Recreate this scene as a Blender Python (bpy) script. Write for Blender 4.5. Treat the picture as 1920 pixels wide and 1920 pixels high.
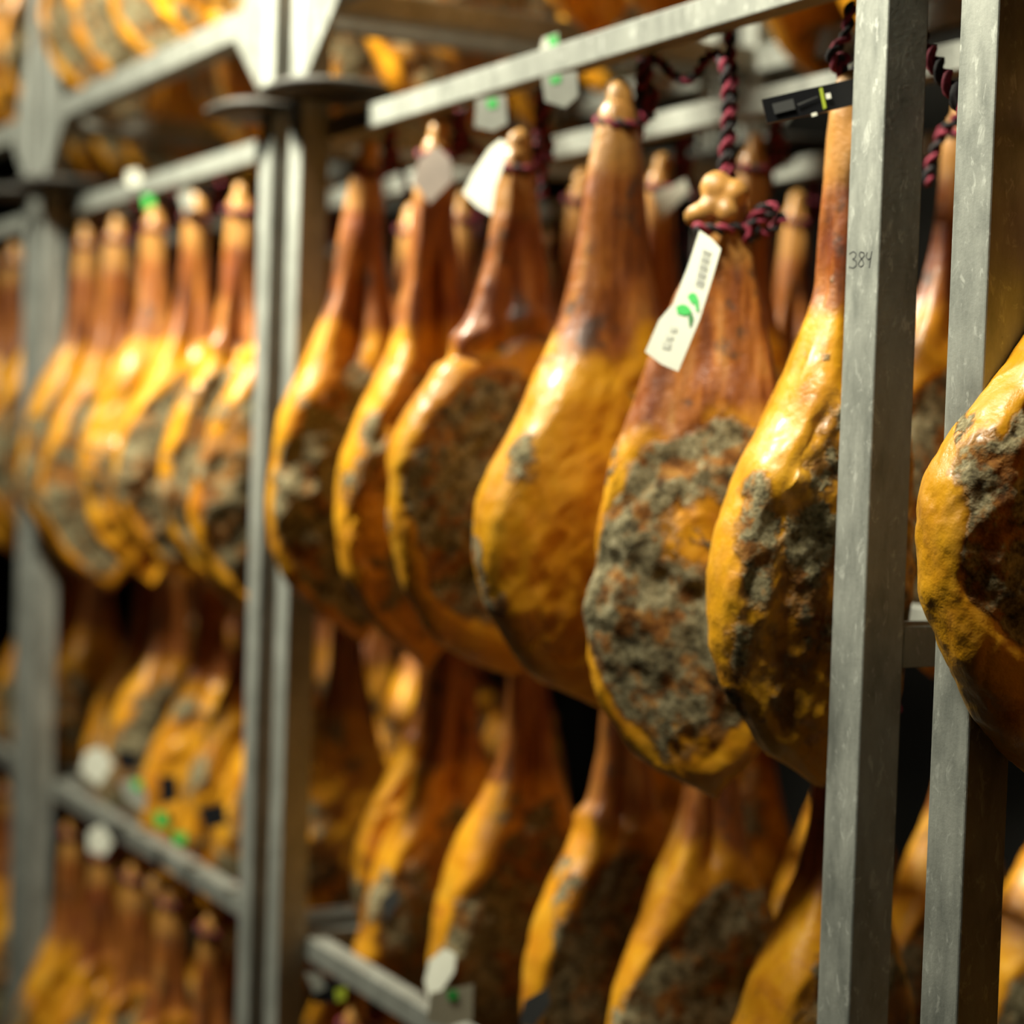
import bpy, bmesh, math, random
import numpy as np
from mathutils import Vector, Matrix

for o in list(bpy.data.objects):
    bpy.data.objects.remove(o)
scene = bpy.context.scene
COL = scene.collection
R = math.radians
EYE = 1.85                                   # camera height above the floor

# ------------------------------------------------------------------ camera
cd = bpy.data.cameras.new('camera')
cam = bpy.data.objects.new('camera', cd)
COL.objects.link(cam)
scene.camera = cam
cd.sensor_width = 36.0
cd.lens = 3724.3 / 1920 * 36.0
cd.clip_start = 0.02
yaw, pit, rol = R(28.526), R(-2.125), R(1.870)
Fw = Vector((math.sin(yaw)*math.cos(pit), math.cos(yaw)*math.cos(pit), math.sin(pit)))
R0 = Vector((math.cos(yaw), -math.sin(yaw), 0))
U0 = R0.cross(Fw)
Rt = R0*math.cos(rol) + U0*math.sin(rol)
Up = Rt.cross(Fw)
m = Matrix((Rt, Up, -Fw)).transposed().to_4x4()
m.translation = Vector((-1.3, 0, EYE))
cam.matrix_world = m
cd.dof.use_dof = True
cd.dof.focus_distance = 1.93
cd.dof.aperture_fstop = 2.1
cd.dof.aperture_blades = 9

# ------------------------------------------------------------------ world and lamps
w = bpy.data.worlds.new('world')
scene.world = w
w.use_nodes = True
w.node_tree.nodes['Background'].inputs['Color'].default_value = (1.0, 0.93, 0.74, 1)
w.node_tree.nodes['Background'].inputs['Strength'].default_value = 0.004

def area(name, loc, rot, sx, sy, power, col=(1.0, 0.95, 0.78)):
    l = bpy.data.lights.new(name, 'AREA')
    l.shape = 'RECTANGLE'; l.size = sx; l.size_y = sy
    l.energy = power; l.color = col
    o = bpy.data.objects.new(name, l)
    o.location = loc; o.rotation_euler = rot
    COL.objects.link(o)
    return o
# three louvred lamps over the aisle
for ly, pw, sp, tl in ((1.70, 10.5, 50, 40), (3.35, 112, 112, 52), (5.20, 16, 90, 52)):
    lo = area('aisle_lamp_light', (-1.00, ly, EYE+1.80), (0, R(-tl), 0), 0.25, 0.45, pw, (1.0, 0.975, 0.80))
    lo.data.spread = R(sp)

scene.view_settings.view_transform = 'Standard'
scene.view_settings.look = 'None'
scene.view_settings.gamma = 1.0
scene.view_settings.exposure = 0.0
scene.view_settings.use_curve_mapping = False

# ------------------------------------------------------------------ node helpers
class NT:
    def __init__(s, name):
        s.m = bpy.data.materials.new(name); s.m.use_nodes = True
        s.t = s.m.node_tree; s.n = s.t.nodes; s.l = s.t.links
        s.b = s.n['Principled BSDF']
    def link(s, a, b): s.l.new(a, b)
    def put(s, sock, v):
        if isinstance(v, bpy.types.NodeSocket): s.l.new(v, sock)
        else: sock.default_value = v
    def noise(s, vec, scale, detail=4, rough=0.55, dist=0.0):
        n = s.n.new('ShaderNodeTexNoise'); s.put(n.inputs['Vector'], vec)
        n.inputs['Scale'].default_value = scale; n.inputs['Detail'].default_value = detail
        n.inputs['Roughness'].default_value = rough; n.inputs['Distortion'].default_value = dist
        return n.outputs['Fac']
    def voro(s, vec, scale):
        n = s.n.new('ShaderNodeTexVoronoi'); s.put(n.inputs['Vector'], vec); n.inputs['Scale'].default_value = scale
        return n.outputs['Distance']
    def math(s, op, a, b=0.0, clamp=False):
        n = s.n.new('ShaderNodeMath'); n.operation = op; n.use_clamp = clamp
        s.put(n.inputs[0], a); s.put(n.inputs[1], b)
        return n.outputs[0]
    def rng(s, v, a, b, c=0.0, d=1.0, smooth=True):
        n = s.n.new('ShaderNodeMapRange'); n.interpolation_type = 'SMOOTHSTEP' if smooth else 'LINEAR'
        s.put(n.inputs['Value'], v)
        for k, x in zip(('From Min', 'From Max', 'To Min', 'To Max'), (a, b, c, d)): n.inputs[k].default_value = x
        return n.outputs['Result']
    def ramp(s, v, stops):
        n = s.n.new('ShaderNodeValToRGB'); s.put(n.inputs['Fac'], v)
        e = n.color_ramp.elements
        while len(e) < len(stops): e.new(0.5)
        for k, (p, c) in enumerate(stops):
            e[k].position = p; e[k].color = (*c, 1)
        return n.outputs['Color']
    def mix(s, f, a, b):
        n = s.n.new('ShaderNodeMix'); n.data_type = 'RGBA'
        s.put(n.inputs['Factor'], f)
        for sock, v in ((n.inputs['A'], a), (n.inputs['B'], b)): pass
        A = [i for i in n.inputs if i.name == 'A' and i.type == 'RGBA'][0]
        B = [i for i in n.inputs if i.name == 'B' and i.type == 'RGBA'][0]
        for sock, v in ((A, a), (B, b)):
            s.put(sock, (*v, 1) if isinstance(v, tuple) and len(v) == 3 else v)
        return [o for o in n.outputs if o.type == 'RGBA'][0]
    def coords(s):
        return s.n.new('ShaderNodeTexCoord').outputs['Object']
    def scale(s, v, sc):
        n = s.n.new('ShaderNodeMapping'); s.put(n.inputs['Vector'], v); n.inputs['Scale'].default_value = sc
        return n.outputs['Vector']
    def attr(s, name, typ='GEOMETRY'):
        n = s.n.new('ShaderNodeAttribute'); n.attribute_type = typ; n.attribute_name = name
        return n.outputs['Fac']
    def bump(s, h, strength, dist, prev=None):
        n = s.n.new('ShaderNodeBump'); s.put(n.inputs['Height'], h)
        n.inputs['Strength'].default_value = strength; n.inputs['Distance'].default_value = dist
        if prev: s.link(prev, n.inputs['Normal'])
        return n.outputs['Normal']
    def set(s, **k):
        for a, v in k.items(): s.put(s.b.inputs[a.replace('_', ' ')], v)
        return s.m

def plain(name, col, rough=0.6, metallic=0.0, var=0.0, sc=60):
    t = NT(name)
    c = (*col, 1)
    if var:
        n = t.noise(t.coords(), sc, 5)
        c = t.ramp(n, [(0.25, tuple(x*(1-var) for x in col)), (0.75, tuple(min(1, x*(1+var)) for x in col))])
    t.set(Base_Color=c, Roughness=rough, Metallic=metallic)
    return t.m

def steel(name, lo, hi, seed):
    t = NT(name)
    v = t.n.new('ShaderNodeNewGeometry').outputs['Position']
    v = t.scale(v, (1, 1, 1))
    n1 = t.noise(t.scale(v, (1, 1, 0.35)), 26+seed, 6, 0.65)
    n2 = t.noise(v, 170, 4, 0.6)
    n3 = t.noise(t.scale(v, (1, 1, 0.5)), 75, 3, 0.7, 0.6)
    sp = t.rng(n3, 0.56, 0.72)
    mid = tuple((a+b)/2 for a, b in zip(lo, hi))
    c = t.ramp(n1, [(0.3, lo), (0.5, mid), (0.72, hi)])
    c = t.mix(t.math('MULTIPLY', sp, 0.8), c, (0.47, 0.475, 0.42))
    c = t.mix(t.rng(n2, 0.62, 0.78, 0, 0.35), c, (0.08, 0.08, 0.07))
    bp = t.bump(n2, 0.25, 0.0012)
    bp = t.bump(n1, 0.15, 0.002, bp)
    t.set(Base_Color=c, Roughness=t.rng(n1, 0.3, 0.7, 0.5, 0.68), Metallic=0.25, Normal=bp)
    return t.m

# ------------------------------------------------------------------ materials
def ham_material():
    t = NT('cured_ham')
    seed = t.attr('seed', 'OBJECT')
    comb = t.n.new('ShaderNodeCombineXYZ')
    for k, f in zip('XYZ', (1.0, 2.3, 0.7)): t.link(t.math('MULTIPLY', seed, f), comb.inputs[k])
    add = t.n.new('ShaderNodeVectorMath'); add.operation = 'ADD'
    t.link(t.coords(), add.inputs[0]); t.link(comb.outputs[0], add.inputs[1])
    v = add.outputs[0]
    mold, shank = t.attr('mold'), t.attr('shank')
    n1 = t.noise(v, 11, 6, 0.6)
    n2 = t.noise(v, 55, 5, 0.62)
    n3 = t.noise(v, 190, 4, 0.6)
    n4 = t.noise(v, 17, 5, 0.6, 0.4)
    n5 = t.noise(t.scale(v, (1, 1, 0.22)), 38, 5, 0.6)
    n6 = t.noise(v, 7, 3, 0.5)
    # fat
    fat = t.ramp(n4, [(0.26, (0.28, 0.084, 0.005)), (0.40, (0.55, 0.205, 0.007)), (0.56, (0.68, 0.300, 0.010)), (0.78, (0.74, 0.390, 0.032))])
    fat = t.mix(t.rng(n6, 0.52, 0.70, 0, 0.5), fat, (0.34, 0.100, 0.007))
    fat = t.mix(t.rng(n2, 0.56, 0.74, 0, 0.45), fat, (0.38, 0.125, 0.008))
    fat = t.mix(t.math('MULTIPLY', t.attr('tone', 'OBJECT'), t.rng(n4, 0.25, 0.5, 0.5, 1.0)), fat, (0.70, 0.345, 0.012))
    # shank skin
    sk = t.ramp(n5, [(0.25, (0.070, 0.016, 0.005)), (0.42, (0.21, 0.056, 0.009)), (0.58, (0.36, 0.120, 0.020)), (0.75, (0.46, 0.215, 0.052))])
    sk = t.mix(t.rng(n6, 0.55, 0.7, 0, 0.45), sk, (0.17, 0.024, 0.012))
    sk = t.mix(t.rng(t.noise(v, 21, 4, 0.6), 0.56, 0.66, 0, 0.7), sk, (0.045, 0.036, 0.028))
    sk = t.mix(t.rng(t.math('ADD', shank, t.math('MULTIPLY', t.math('SUBTRACT', n1, 0.5), 0.8)), 1.25, 1.75, 0, 0.8), sk, (0.43, 0.205, 0.045))
    sm = t.rng(t.math('ADD', shank, t.math('MULTIPLY', t.math('SUBTRACT', n1, 0.5), 0.7)), 0.3, 0.7)
    base = t.mix(sm, fat, sk)
    # mould and dried meat
    mm = t.math('ADD', mold, t.math('MULTIPLY', t.math('SUBTRACT', n1, 0.5), 1.15))
    mm = t.math('ADD', mm, t.math('MULTIPLY', t.math('SUBTRACT', n2, 0.5), 0.55))
    film = t.math('MULTIPLY', t.rng(t.noise(v, 8.3, 5, 0.65), 0.53, 0.66), t.math('SUBTRACT', 0.62, t.math('MULTIPLY', sm, 0.35)))
    mm = t.math('ADD', mm, film)
    msk = t.rng(mm, 0.42, 0.60)
    meat = t.ramp(n2, [(0.3, (0.08, 0.028, 0.008)), (0.5, (0.27, 0.10, 0.018)), (0.68, (0.40, 0.185, 0.034))])
    mould = t.ramp(t.math('ADD', t.math('MULTIPLY', n2, 0.6), t.math('MULTIPLY', n3, 0.4)),
                   [(0.34, (0.016, 0.012, 0.007)), (0.43, (0.095, 0.077, 0.040)), (0.53, (0.245, 0.205, 0.110)), (0.66, (0.42, 0.365, 0.225))])
    mc = t.mix(t.rng(t.noise(v, 19, 5, 0.65), 0.50, 0.60, 0, 0.9), mould, meat)
    rim = t.math('MULTIPLY', t.rng(mm, 0.30, 0.44), 0.55)
    base = t.mix(rim, base, (0.12, 0.036, 0.008))
    base = t.mix(msk, base, mc)
    rough = t.math('ADD', t.rng(n2, 0.3, 0.7, 0.30, 0.52), t.math('MULTIPLY', msk, 0.5), True)
    b1 = t.bump(n2, 0.42, 0.004)
    b2 = t.bump(n3, 0.36, 0.0018, b1)
    b3 = t.bump(t.math('MULTIPLY', msk, t.math('ADD', n2, t.math('MULTIPLY', n3, 0.5))), 0.5, 0.006, b2)
    t.set(Base_Color=base, Roughness=rough, Normal=b3, Coat_Weight=t.math('MULTIPLY', t.math('SUBTRACT', 1.0, msk), 0.16), Coat_Roughness=0.20,
          Specular_IOR_Level=t.math('SUBTRACT', 0.55, t.math('MULTIPLY', msk, 0.4)))
    return t.m

M = {
    'ham': ham_material(),
    'post': steel('galvanised_post', (0.16, 0.168, 0.146), (0.37, 0.375, 0.325), 0),
    'beam': steel('galvanised_beam', (0.175, 0.179, 0.154), (0.265, 0.270, 0.230), 3),
    'zinc': steel('galvanised_corner_plate', (0.13, 0.133, 0.113), (0.20, 0.203, 0.172), 3),
    'plate': plain('dark_brown_steel', (0.034, 0.030, 0.023), 0.7, 0.1, 0.4, 20),  # foot plates: very dark brown all over, lightly mottled
    'bone': plain('dry_bone', (0.44, 0.215, 0.05), 0.45, 0, 0.45, 45),
    'red': plain('dark_red_twine', (0.22, 0.018, 0.040), 0.85, 0, 0.5, 160),
    'black': plain('black_twine', (0.016, 0.013, 0.014), 0.85, 0, 0.4, 160),
    'paper': plain('cream_paper', (0.52, 0.515, 0.42), 0.6, 0, 0.06, 30),
    'greypaper': plain('grey_plastic_tag', (0.22, 0.22, 0.18), 0.5, 0, 0.15, 30),
    'green': plain('bright_green_print', (0.03, 0.38, 0.06), 0.5),
    'ink': plain('grey_ink', (0.30, 0.30, 0.27), 0.7),
    'marker': plain('black_marker_ink', (0.03, 0.03, 0.03), 0.6),
    'faintink': plain('faint_print', (0.40, 0.40, 0.33), 0.7),
    'plastic': plain('black_plastic', (0.008, 0.008, 0.009), 0.28),
    'dgreen': plain('dark_green_print', (0.03, 0.16, 0.03), 0.5),
    'softblack': plain('worn_black_plastic', (0.05, 0.05, 0.048), 0.45),
    'browntag': plain('brown_grey_tag', (0.15, 0.11, 0.08), 0.6, 0, .2, 30),
    'beige': plain('beige_tag', (0.40, 0.36, 0.25), 0.6),
    'lime': plain('lime_stripe', (0.35, 0.42, 0.03), 0.5),
    'white': plain('white_plastic', (0.8, 0.78, 0.65), 0.4),
    'concrete': plain('dark_concrete', (0.05, 0.045, 0.036), 0.8, 0, 0.3, 4),
    'wall': plain('dark_plaster', (0.02, 0.018, 0.014), 0.9, 0, 0.2, 3),
}

# ------------------------------------------------------------------ object helpers
def tag(o, label=None, cat=None, group=None, kind=None):
    for k, v in (('label', label), ('category', cat), ('group', group), ('kind', kind)):
        if v: o[k] = v
    return o
def empty(name, loc, rz=0.0, rx=0.0, ry=0.0):
    o = bpy.data.objects.new(name, None)
    o.empty_display_size = 0.05
    o.location = loc; o.rotation_euler = (rx, ry, rz)
    COL.objects.link(o)
    return o
def link(name, mesh, mat=None, parent=None, loc=(0, 0, 0)):
    if mat is not None and not mesh.materials: mesh.materials.append(mat)
    o = bpy.data.objects.new(name, mesh)
    o.location = loc
    if parent is not None: o.parent = parent
    COL.objects.link(o)
    return o
def mesh_of(name, verts, faces, smooth=False):
    me = bpy.data.meshes.new(name)
    me.from_pydata([tuple(map(float, v)) for v in verts], [], [tuple(map(int, f)) for f in faces])
    if smooth: me.polygons.foreach_set('use_smooth', [True]*len(me.polygons))
    me.update()
    return me
def box_mesh(name, lo, hi, bev=0.0):
    bm = bmesh.new()
    bmesh.ops.create_cube(bm, size=1)
    for v in bm.verts:
        v.co = Vector([lo[i] + (v.co[i]+0.5)*(hi[i]-lo[i]) for i in range(3)])
    if bev:
        bmesh.ops.bevel(bm, geom=bm.edges[:], offset=bev, segments=2, affect='EDGES', profile=0.5)
    me = bpy.data.meshes.new(name); bm.to_mesh(me); bm.free()
    return me
def prism_mesh(name, pts, axis, a, b):
    # pts: 2-D outline; axis: index of the extruded axis; a..b: its range
    n = len(pts)
    def mk(p, t):
        q = list(p); q.insert(axis, t); return q
    V = [mk(p, a) for p in pts] + [mk(p, b) for p in pts]
    Fc = [list(range(n))[::-1], list(range(n, 2*n))] + [[i, (i+1) % n, n+(i+1) % n, n+i] for i in range(n)]
    me = mesh_of(name, V, Fc)
    bm = bmesh.new(); bm.from_mesh(me); bmesh.ops.recalc_face_normals(bm, faces=bm.faces[:]); bm.to_mesh(me); bm.free()
    return me

# ------------------------------------------------------------------ noise on arrays
def vnoise(P, seed=0):
    i = np.floor(P).astype(np.int64); f = P - i
    u = f*f*(3-2*f)
    def h(dx, dy, dz):
        n = (i[:, 0]+dx)*374761393 + (i[:, 1]+dy)*668265263 + (i[:, 2]+dz)*2147483647 + seed*1274126177
        n = (n ^ (n >> 13)) * 1274126177
        n = n & 0x7fffffff
        n = (n ^ (n >> 16)) & 0xffff
        return n/65535.0
    r = 0
    for dx in (0, 1):
        for dy in (0, 1):
            for dz in (0, 1):
                wgt = (u[:, 0] if dx else 1-u[:, 0])*(u[:, 1] if dy else 1-u[:, 1])*(u[:, 2] if dz else 1-u[:, 2])
                r = r + wgt*h(dx, dy, dz)
    return r*2-1
def fbm(P, seed=0, oct=3):
    r, a, tot = 0, 1.0, 0
    for k in range(oct):
        r = r + a*vnoise(P*(2**k)+k*17.3, seed+k); tot += a; a *= 0.5
    return r/tot
def sstep(x, a, b):
    t = np.clip((x-a)/(b-a), 0, 1); return t*t*(3-2*t)

# ------------------------------------------------------------------ hams
LEFT = [(0, -.019), (-.05, -.026), (-.12, -.032), (-.20, -.036), (-.27, -.053), (-.34, -.085), (-.42, -.125), (-.50, -.150), (-.58, -.155), (-.65, -.138), (-.71, -.105), (-.755, -.06), (-.79, .0)]
RIGHT = [(0, .018), (-.05, .026), (-.12, .032), (-.20, .040), (-.28, .058), (-.36, .080), (-.44, .097), (-.53, .105), (-.62, .098), (-.69, .075), (-.75, .045), (-.79, .02)]
FRONT = [(0, .017), (-.06, .024), (-.15, .026), (-.22, .030), (-.30, .045), (-.38, .060), (-.47, .066), (-.58, .062), (-.68, .045), (-.75, .028), (-.79, .012)]
BACK = [(0, .017), (-.06, .024), (-.15, .026), (-.22, .032), (-.30, .050), (-.38, .068), (-.47, .078), (-.58, .074), (-.68, .052), (-.75, .030), (-.79, .012)]

def build_ham(seed, left=None, right=None, length=.79, thick=1.0, mold=.75, patches=(), clear=(), res=(72, 96), lump=1.0, groove=1.0,
              foldz=None, face=(-.33, -.77), shank_end=-.27, rim=.010, wide=1.0, crag=.7):
    """returns meshes for fat cap, meat face and shank of one ham; origin at the hanging point, -x to the aisle, -y the meat face"""
    NP, NZ = res
    sc = length/.79
    z = -length*np.concatenate([[0, .004, .012, .024], np.linspace(.04, .955, NZ-8), [.972, .986, .996, 1.0]])
    def key(tab, s):
        a = np.array(sorted(tab)); zz = np.linspace(-length-.02, .02, 600)
        yy = np.interp(zz, a[:, 0]*s, a[:, 1])
        k = np.hanning(41); k /= k.sum()
        yp = np.pad(yy, 20, mode='edge'); ys = np.convolve(yp, k, 'valid')
        return np.interp(z, zz, ys)
    xl = key(left, 1.0) if left else key(LEFT, sc)
    xr = key(right, 1.0) if right else key(RIGHT, sc)
    yf, yb = key(FRONT, sc)*thick, key(BACK, sc)*thick
    rnd = np.sqrt(np.clip(1-np.clip((-z/length-.93)/.07, 0, 1)**2, 0, 1))*np.sqrt(np.clip(1-np.clip((.03+z/length)/.03, 0, 1)**2, 0, 1))
    rnd = np.maximum(rnd, .02)
    body = sstep(-z/sc, .24, .40)
    ph = np.linspace(0, 2*math.pi, NP, endpoint=False)
    # more points where the section turns
    c, s = np.cos(ph), np.sin(ph)
    Z, PH = np.meshgrid(z, ph, indexing='ij')
    cc, ss = np.cos(PH), np.sin(PH)
    a = ((xr-xl)/2)[:, None]; cx = ((xr+xl)/2)[:, None]
    e1 = (1-.12*body)[:, None]
    ef = (1-.42*body)[:, None]; eb = (1-.10*body)[:, None]
    X = cx + rnd[:, None]*a*np.sign(cc)*np.abs(cc)**e1
    Yf = yf[:, None]*np.abs(ss)**ef; Yb = yb[:, None]*np.abs(ss)**eb
    Y = rnd[:, None]*np.where(ss < 0, -Yf, Yb)
    xn = (X-cx)/np.maximum(a*rnd[:, None], 1e-4)
    # oval meat face, hollow inside its fat rim
    zc, hz = (face[0]+face[1])/2*sc, (face[0]-face[1])/2*sc
    lowq = np.stack([X, Y, Z], -1).reshape(-1, 3)
    wob = fbm(lowq*9+seed*5.3, seed+31, 3).reshape(Z.shape)
    dd = (np.abs(xn/wide)**2.6+np.abs((Z-zc)/hz)**2.6)**(1/2.6)+.20*wob
    oval = (1-sstep(dd, .82, 1.06))*sstep(-ss, .02, .22)
    Y = Y + oval*rim*1.2
    # tendon grooves on the shank
    g = groove*sstep(-Z/sc, .12, .24)*(1-sstep(-Z/sc, .29, .37))
    for p0, wd, dp in ((1.42*math.pi, .34, .72), (.55*math.pi, .45, .35), (1.02*math.pi, .25, .15)):
        d = np.angle(np.exp(1j*(PH-p0)))
        k = 1-dp*g*np.exp(-(d/wd)**2)
        X = cx+(X-cx)*k; Y = Y*k
    P = np.stack([X, Y, Z], -1)
    # normals
    def normals(P):
        dph = np.roll(P, -1, 1)-np.roll(P, 1, 1)
        dz = np.gradient(P, axis=0)
        n = np.cross(dph, dz); n /= np.linalg.norm(n, axis=-1, keepdims=True)+1e-9
        return -n if (n[NZ//2, 0, 0] < 0) else n
    N = normals(P)
    Q = P.reshape(-1, 3)
    so = seed*3.17
    fb = np.broadcast_to(body[:, None], Z.shape).reshape(-1)
    # meat-face mask
    flesh = oval.reshape(-1)
    l1 = fbm(Q*np.array([11, 11, 8])+so, seed, 2)
    l2 = fbm(Q*np.array([34, 34, 22])+so, seed+5, 3)
    l3 = fbm(Q*np.array([75, 75, 60])+so, seed+9, 2)
    rid = 1-np.abs(fbm(Q*np.array([26, 26, 15])+so+5, seed+13, 2))*2
    disp = lump*((.012*l1+.0030*l2+.0010*l3)*(.25+.75*fb) + flesh*crag*(.009*l2+.0045*l3+.007*(rid-.4)) - (1-flesh)*fb*.0016*np.clip(rid-.6, 0, 1)*2)
    l5 = fbm(Q*np.array([60, 60, 7])+so, seed+23, 2)
    disp += (1-fb)*.0035*l5*lump
    if foldz:
        for fzv, amp, wd in foldz:
            zz = Q[:, 2]+.018*np.sin(Q[:, 0]*28+seed)+.01*l1
            disp += amp*np.exp(-((zz-fzv)/wd)**2)
    endw = np.minimum(1, np.minimum(-Q[:, 2]/.03, (Q[:, 2]+length)/.03)); endw = np.clip(endw, .05, 1)
    P = (Q + N.reshape(-1, 3)*(disp*endw)[:, None])
    N = normals(P.reshape(NZ, NP, 3)).reshape(-1, 3)
    sh = 1-sstep(-Q[:, 2]+.05*l1, -shank_end*sc-.05, -shank_end*sc+.07)
    sh = sh+sstep(Q[:, 2], -.15, -.05)
    md = flesh*mold
    for (px, py, pz, rx, rz_, st) in patches:
        d = ((P[:, 0]-px)/rx)**2+((P[:, 1]-py)/max(rx, .03))**2+((P[:, 2]-pz)/rz_)**2
        md = np.maximum(md, st*np.exp(-d*.8))
    for (px, py, pz, rx, rz_, st) in clear:
        d = ((P[:, 0]-px)/rx)**2+((P[:, 1]-py)/.05)**2+((P[:, 2]-pz)/rz_)**2
        md = md*(1-st*np.exp(-d*.8))
    # faces
    i, j = np.meshgrid(np.arange(NZ-1), np.arange(NP), indexing='ij')
    j2 = (j+1) % NP
    Fc = np.stack([i*NP+j, i*NP+j2, (i+1)*NP+j2, (i+1)*NP+j], -1).reshape(-1, 4)
    nv = len(P)
    P = np.vstack([P, [[cx[0, 0], 0, .001], [cx[-1, 0], 0, -length-.001]]])
    N = np.vstack([N, [[0, 0, 1], [0, 0, -1]]])
    sh = np.append(sh, [1, 0]); md = np.append(md, [0, 0]); flesh = np.append(flesh, [0, 0])
    tri = [(nv, k, (k+1) % NP) for k in range(NP)][::1]
    tri2 = [(nv+1, (NZ-1)*NP+(k+1) % NP, (NZ-1)*NP+k) for k in range(NP)]
    allf = [tuple(f) for f in Fc[:, ::-1]] + tri + tri2
    fi = np.array([np.mean(np.minimum(sh[list(f)], 1)) for f in allf]); ff = np.array([np.mean(flesh[list(f)]) for f in allf])
    cls = np.where(fi > .5, 2, np.where(ff > .5, 1, 0))
    out = []
    for c_, nm in ((0, 'fat_cap'), (1, 'meat_face'), (2, 'shank')):
        fs = [allf[k] for k in np.nonzero(cls == c_)[0]]
        if not fs: out.append(None); continue
        used = np.unique(np.concatenate([np.array(f) for f in fs]))
        mp = {u: k for k, u in enumerate(used)}
        me = bpy.data.meshes.new(nm)
        me.from_pydata([tuple(v) for v in P[used].tolist()], [], [tuple(mp[q] for q in f) for f in fs])
        me.polygons.foreach_set('use_smooth', [True]*len(me.polygons))
        for an, arr in (('mold', md), ('shank', sh)):
            at = me.attributes.new(an, 'FLOAT', 'POINT'); at.data.foreach_set('value', arr[used].astype(np.float32))
        me.update()
        me.normals_split_custom_set_from_vertices([tuple(v) for v in N[used].tolist()])
        me.materials.append(M['ham'])
        out.append(me)
    return out

def bone_mesh(seed, knobby=False):
    rng = np.random.RandomState(seed)
    V, Fc = [], []
    n, mz = 14, 9
    zs = np.linspace(-.035, .022, mz)
    for k, zz in enumerate(zs):
        t = k/(mz-1)
        r = .0185*(1-.30*t)*math.sqrt(max(.02, 1-max(0, (t-.72)/.28)**2))
        for q in range(n):
            an = 2*math.pi*q/n
            rr = r*(1+.14*math.sin(2*an+seed)+.08*math.sin(3*an+4*t+seed))
            V.append((rr*math.cos(an)+.004*t, rr*math.sin(an), zz))
    for k in range(mz-1):
        for q in range(n):
            Fc.append((k*n+q, k*n+(q+1) % n, (k+1)*n+(q+1) % n, (k+1)*n+q))
    Fc.append(tuple(range((mz-1)*n, mz*n)))
    return mesh_of('shank_bone', V, Fc, True)
BONES = [bone_mesh(k) for k in range(4)]
for b in BONES: b.materials.append(M['bone'])

def place_ham(meshes, loc, rz, seed, label, group=None, tilt=0.0, bone=True, sway=0.0, scale=1.0, tone=0.0):
    e = empty('cured_ham', (loc[0], loc[1], loc[2]+EYE), rz, sway, tilt)
    e.scale = scale if isinstance(scale, tuple) else (scale, scale, scale)
    tag(e, label, 'ham', group)
    for nm, me in zip(('fat_cap', 'meat_face', 'shank'), meshes):
        if me is None: continue
        o = link(nm, me, None, e); o['seed'] = float(seed); o['tone'] = float(tone)
    if bone: link('shank_bone', BONES[int(seed) % 4], None, e)
    return e

# ------------------------------------------------------------------ twisted ropes
def rope_meshes(path, r=.0058, pitch=.034, sides=6):
    pts = np.array(path, float)
    # resample
    seg = np.linalg.norm(np.diff(pts, axis=0), axis=1); s = np.concatenate([[0], np.cumsum(seg)])
    n = max(8, int(s[-1]/(pitch/7)))
    t = np.linspace(0, s[-1], n)
    # smooth path
    C = np.stack([np.interp(t, s, pts[:, k]) for k in range(3)], -1)
    k = np.hanning(9); k /= k.sum()
    Cp = np.pad(C, ((4, 4), (0, 0)), mode='edge')
    C = np.stack([np.convolve(Cp[:, q], k, 'valid') for q in range(3)], -1)
    T = np.gradient(C, axis=0); T /= np.linalg.norm(T, axis=1, keepdims=True)+1e-9
    up = np.array([.31, .83, .46]); A = np.zeros_like(T)
    for q in range(n):
        up = up-T[q]*up.dot(T[q]); up /= np.linalg.norm(up)+1e-9; A[q] = up
    B = np.cross(T, A)
    res = []
    for ph in (0, math.pi):
        an = 2*math.pi*t/pitch+ph
        cen = C+(A*np.cos(an)[:, None]+B*np.sin(an)[:, None])*r*.62
        V, Fc = [], []
        for q in range(n):
            for d in range(sides):
                x = 2*math.pi*d/sides
                V.append(cen[q]+(A[q]*math.cos(x)+B[q]*math.sin(x))*r*.72)
        for q in range(n-1):
            for d in range(sides):
                Fc.append((q*sides+d, q*sides+(d+1) % sides, (q+1)*sides+(d+1) % sides, (q+1)*sides+d))
        Fc.append(tuple(range(sides))[::-1]); Fc.append(tuple(range((n-1)*sides, n*sides)))
        res.append(mesh_of('strand', V, Fc, True))
    res[0].materials.append(M['red']); res[1].materials.append(M['black'])
    return res
def place_rope(ms, loc, label, group=None, rz=0.0):
    e = empty('hanging_rope', (loc[0], loc[1], loc[2]+EYE), rz)
    tag(e, label, 'rope', group)
    link('red_strand', ms[0], None, e); link('black_strand', ms[1], None, e)
    return e
def std_rope(h, seed=0):
    """loop over a peg h above the ham top, knot and ring around the shank; origin at the ham's hanging point"""
    rs = np.random.RandomState(seed)
    P = []
    zr = -.035
    for a in np.linspace(0, 2*math.pi*1.1, 22):
        P.append((.027*math.cos(a), .027*math.sin(a), zr+.006*math.sin(a)))
    # knot
    for a in np.linspace(0, 2*math.pi*2.6, 34):
        q = .013+.003*math.sin(2.3*a+seed)
        P.append((.040+q*math.cos(a), -.004+q*.8*math.sin(a)*math.cos(a*.37+seed), zr+.010+q*math.sin(a)+.0022*a))
    top = h
    P += [(.036, .004, zr+.06), (.040, .010, top-.02), (.040, .006, top), (.042, .0, top+.010), (.044, -.006, top), (.042, -.010, top-.02)]
    P += [(.038, -.012, .02), (.036, -.004, -.01)]
    # free tail
    dx, dy = rs.uniform(.01, .03), rs.uniform(-.05, .05)
    P += [(.036+dx, dy*.6, -.02), (.036+dx*1.4, dy, -.055), (.03+dx*1.6, dy*1.2, -.075)]
    return rope_meshes(P)

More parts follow.
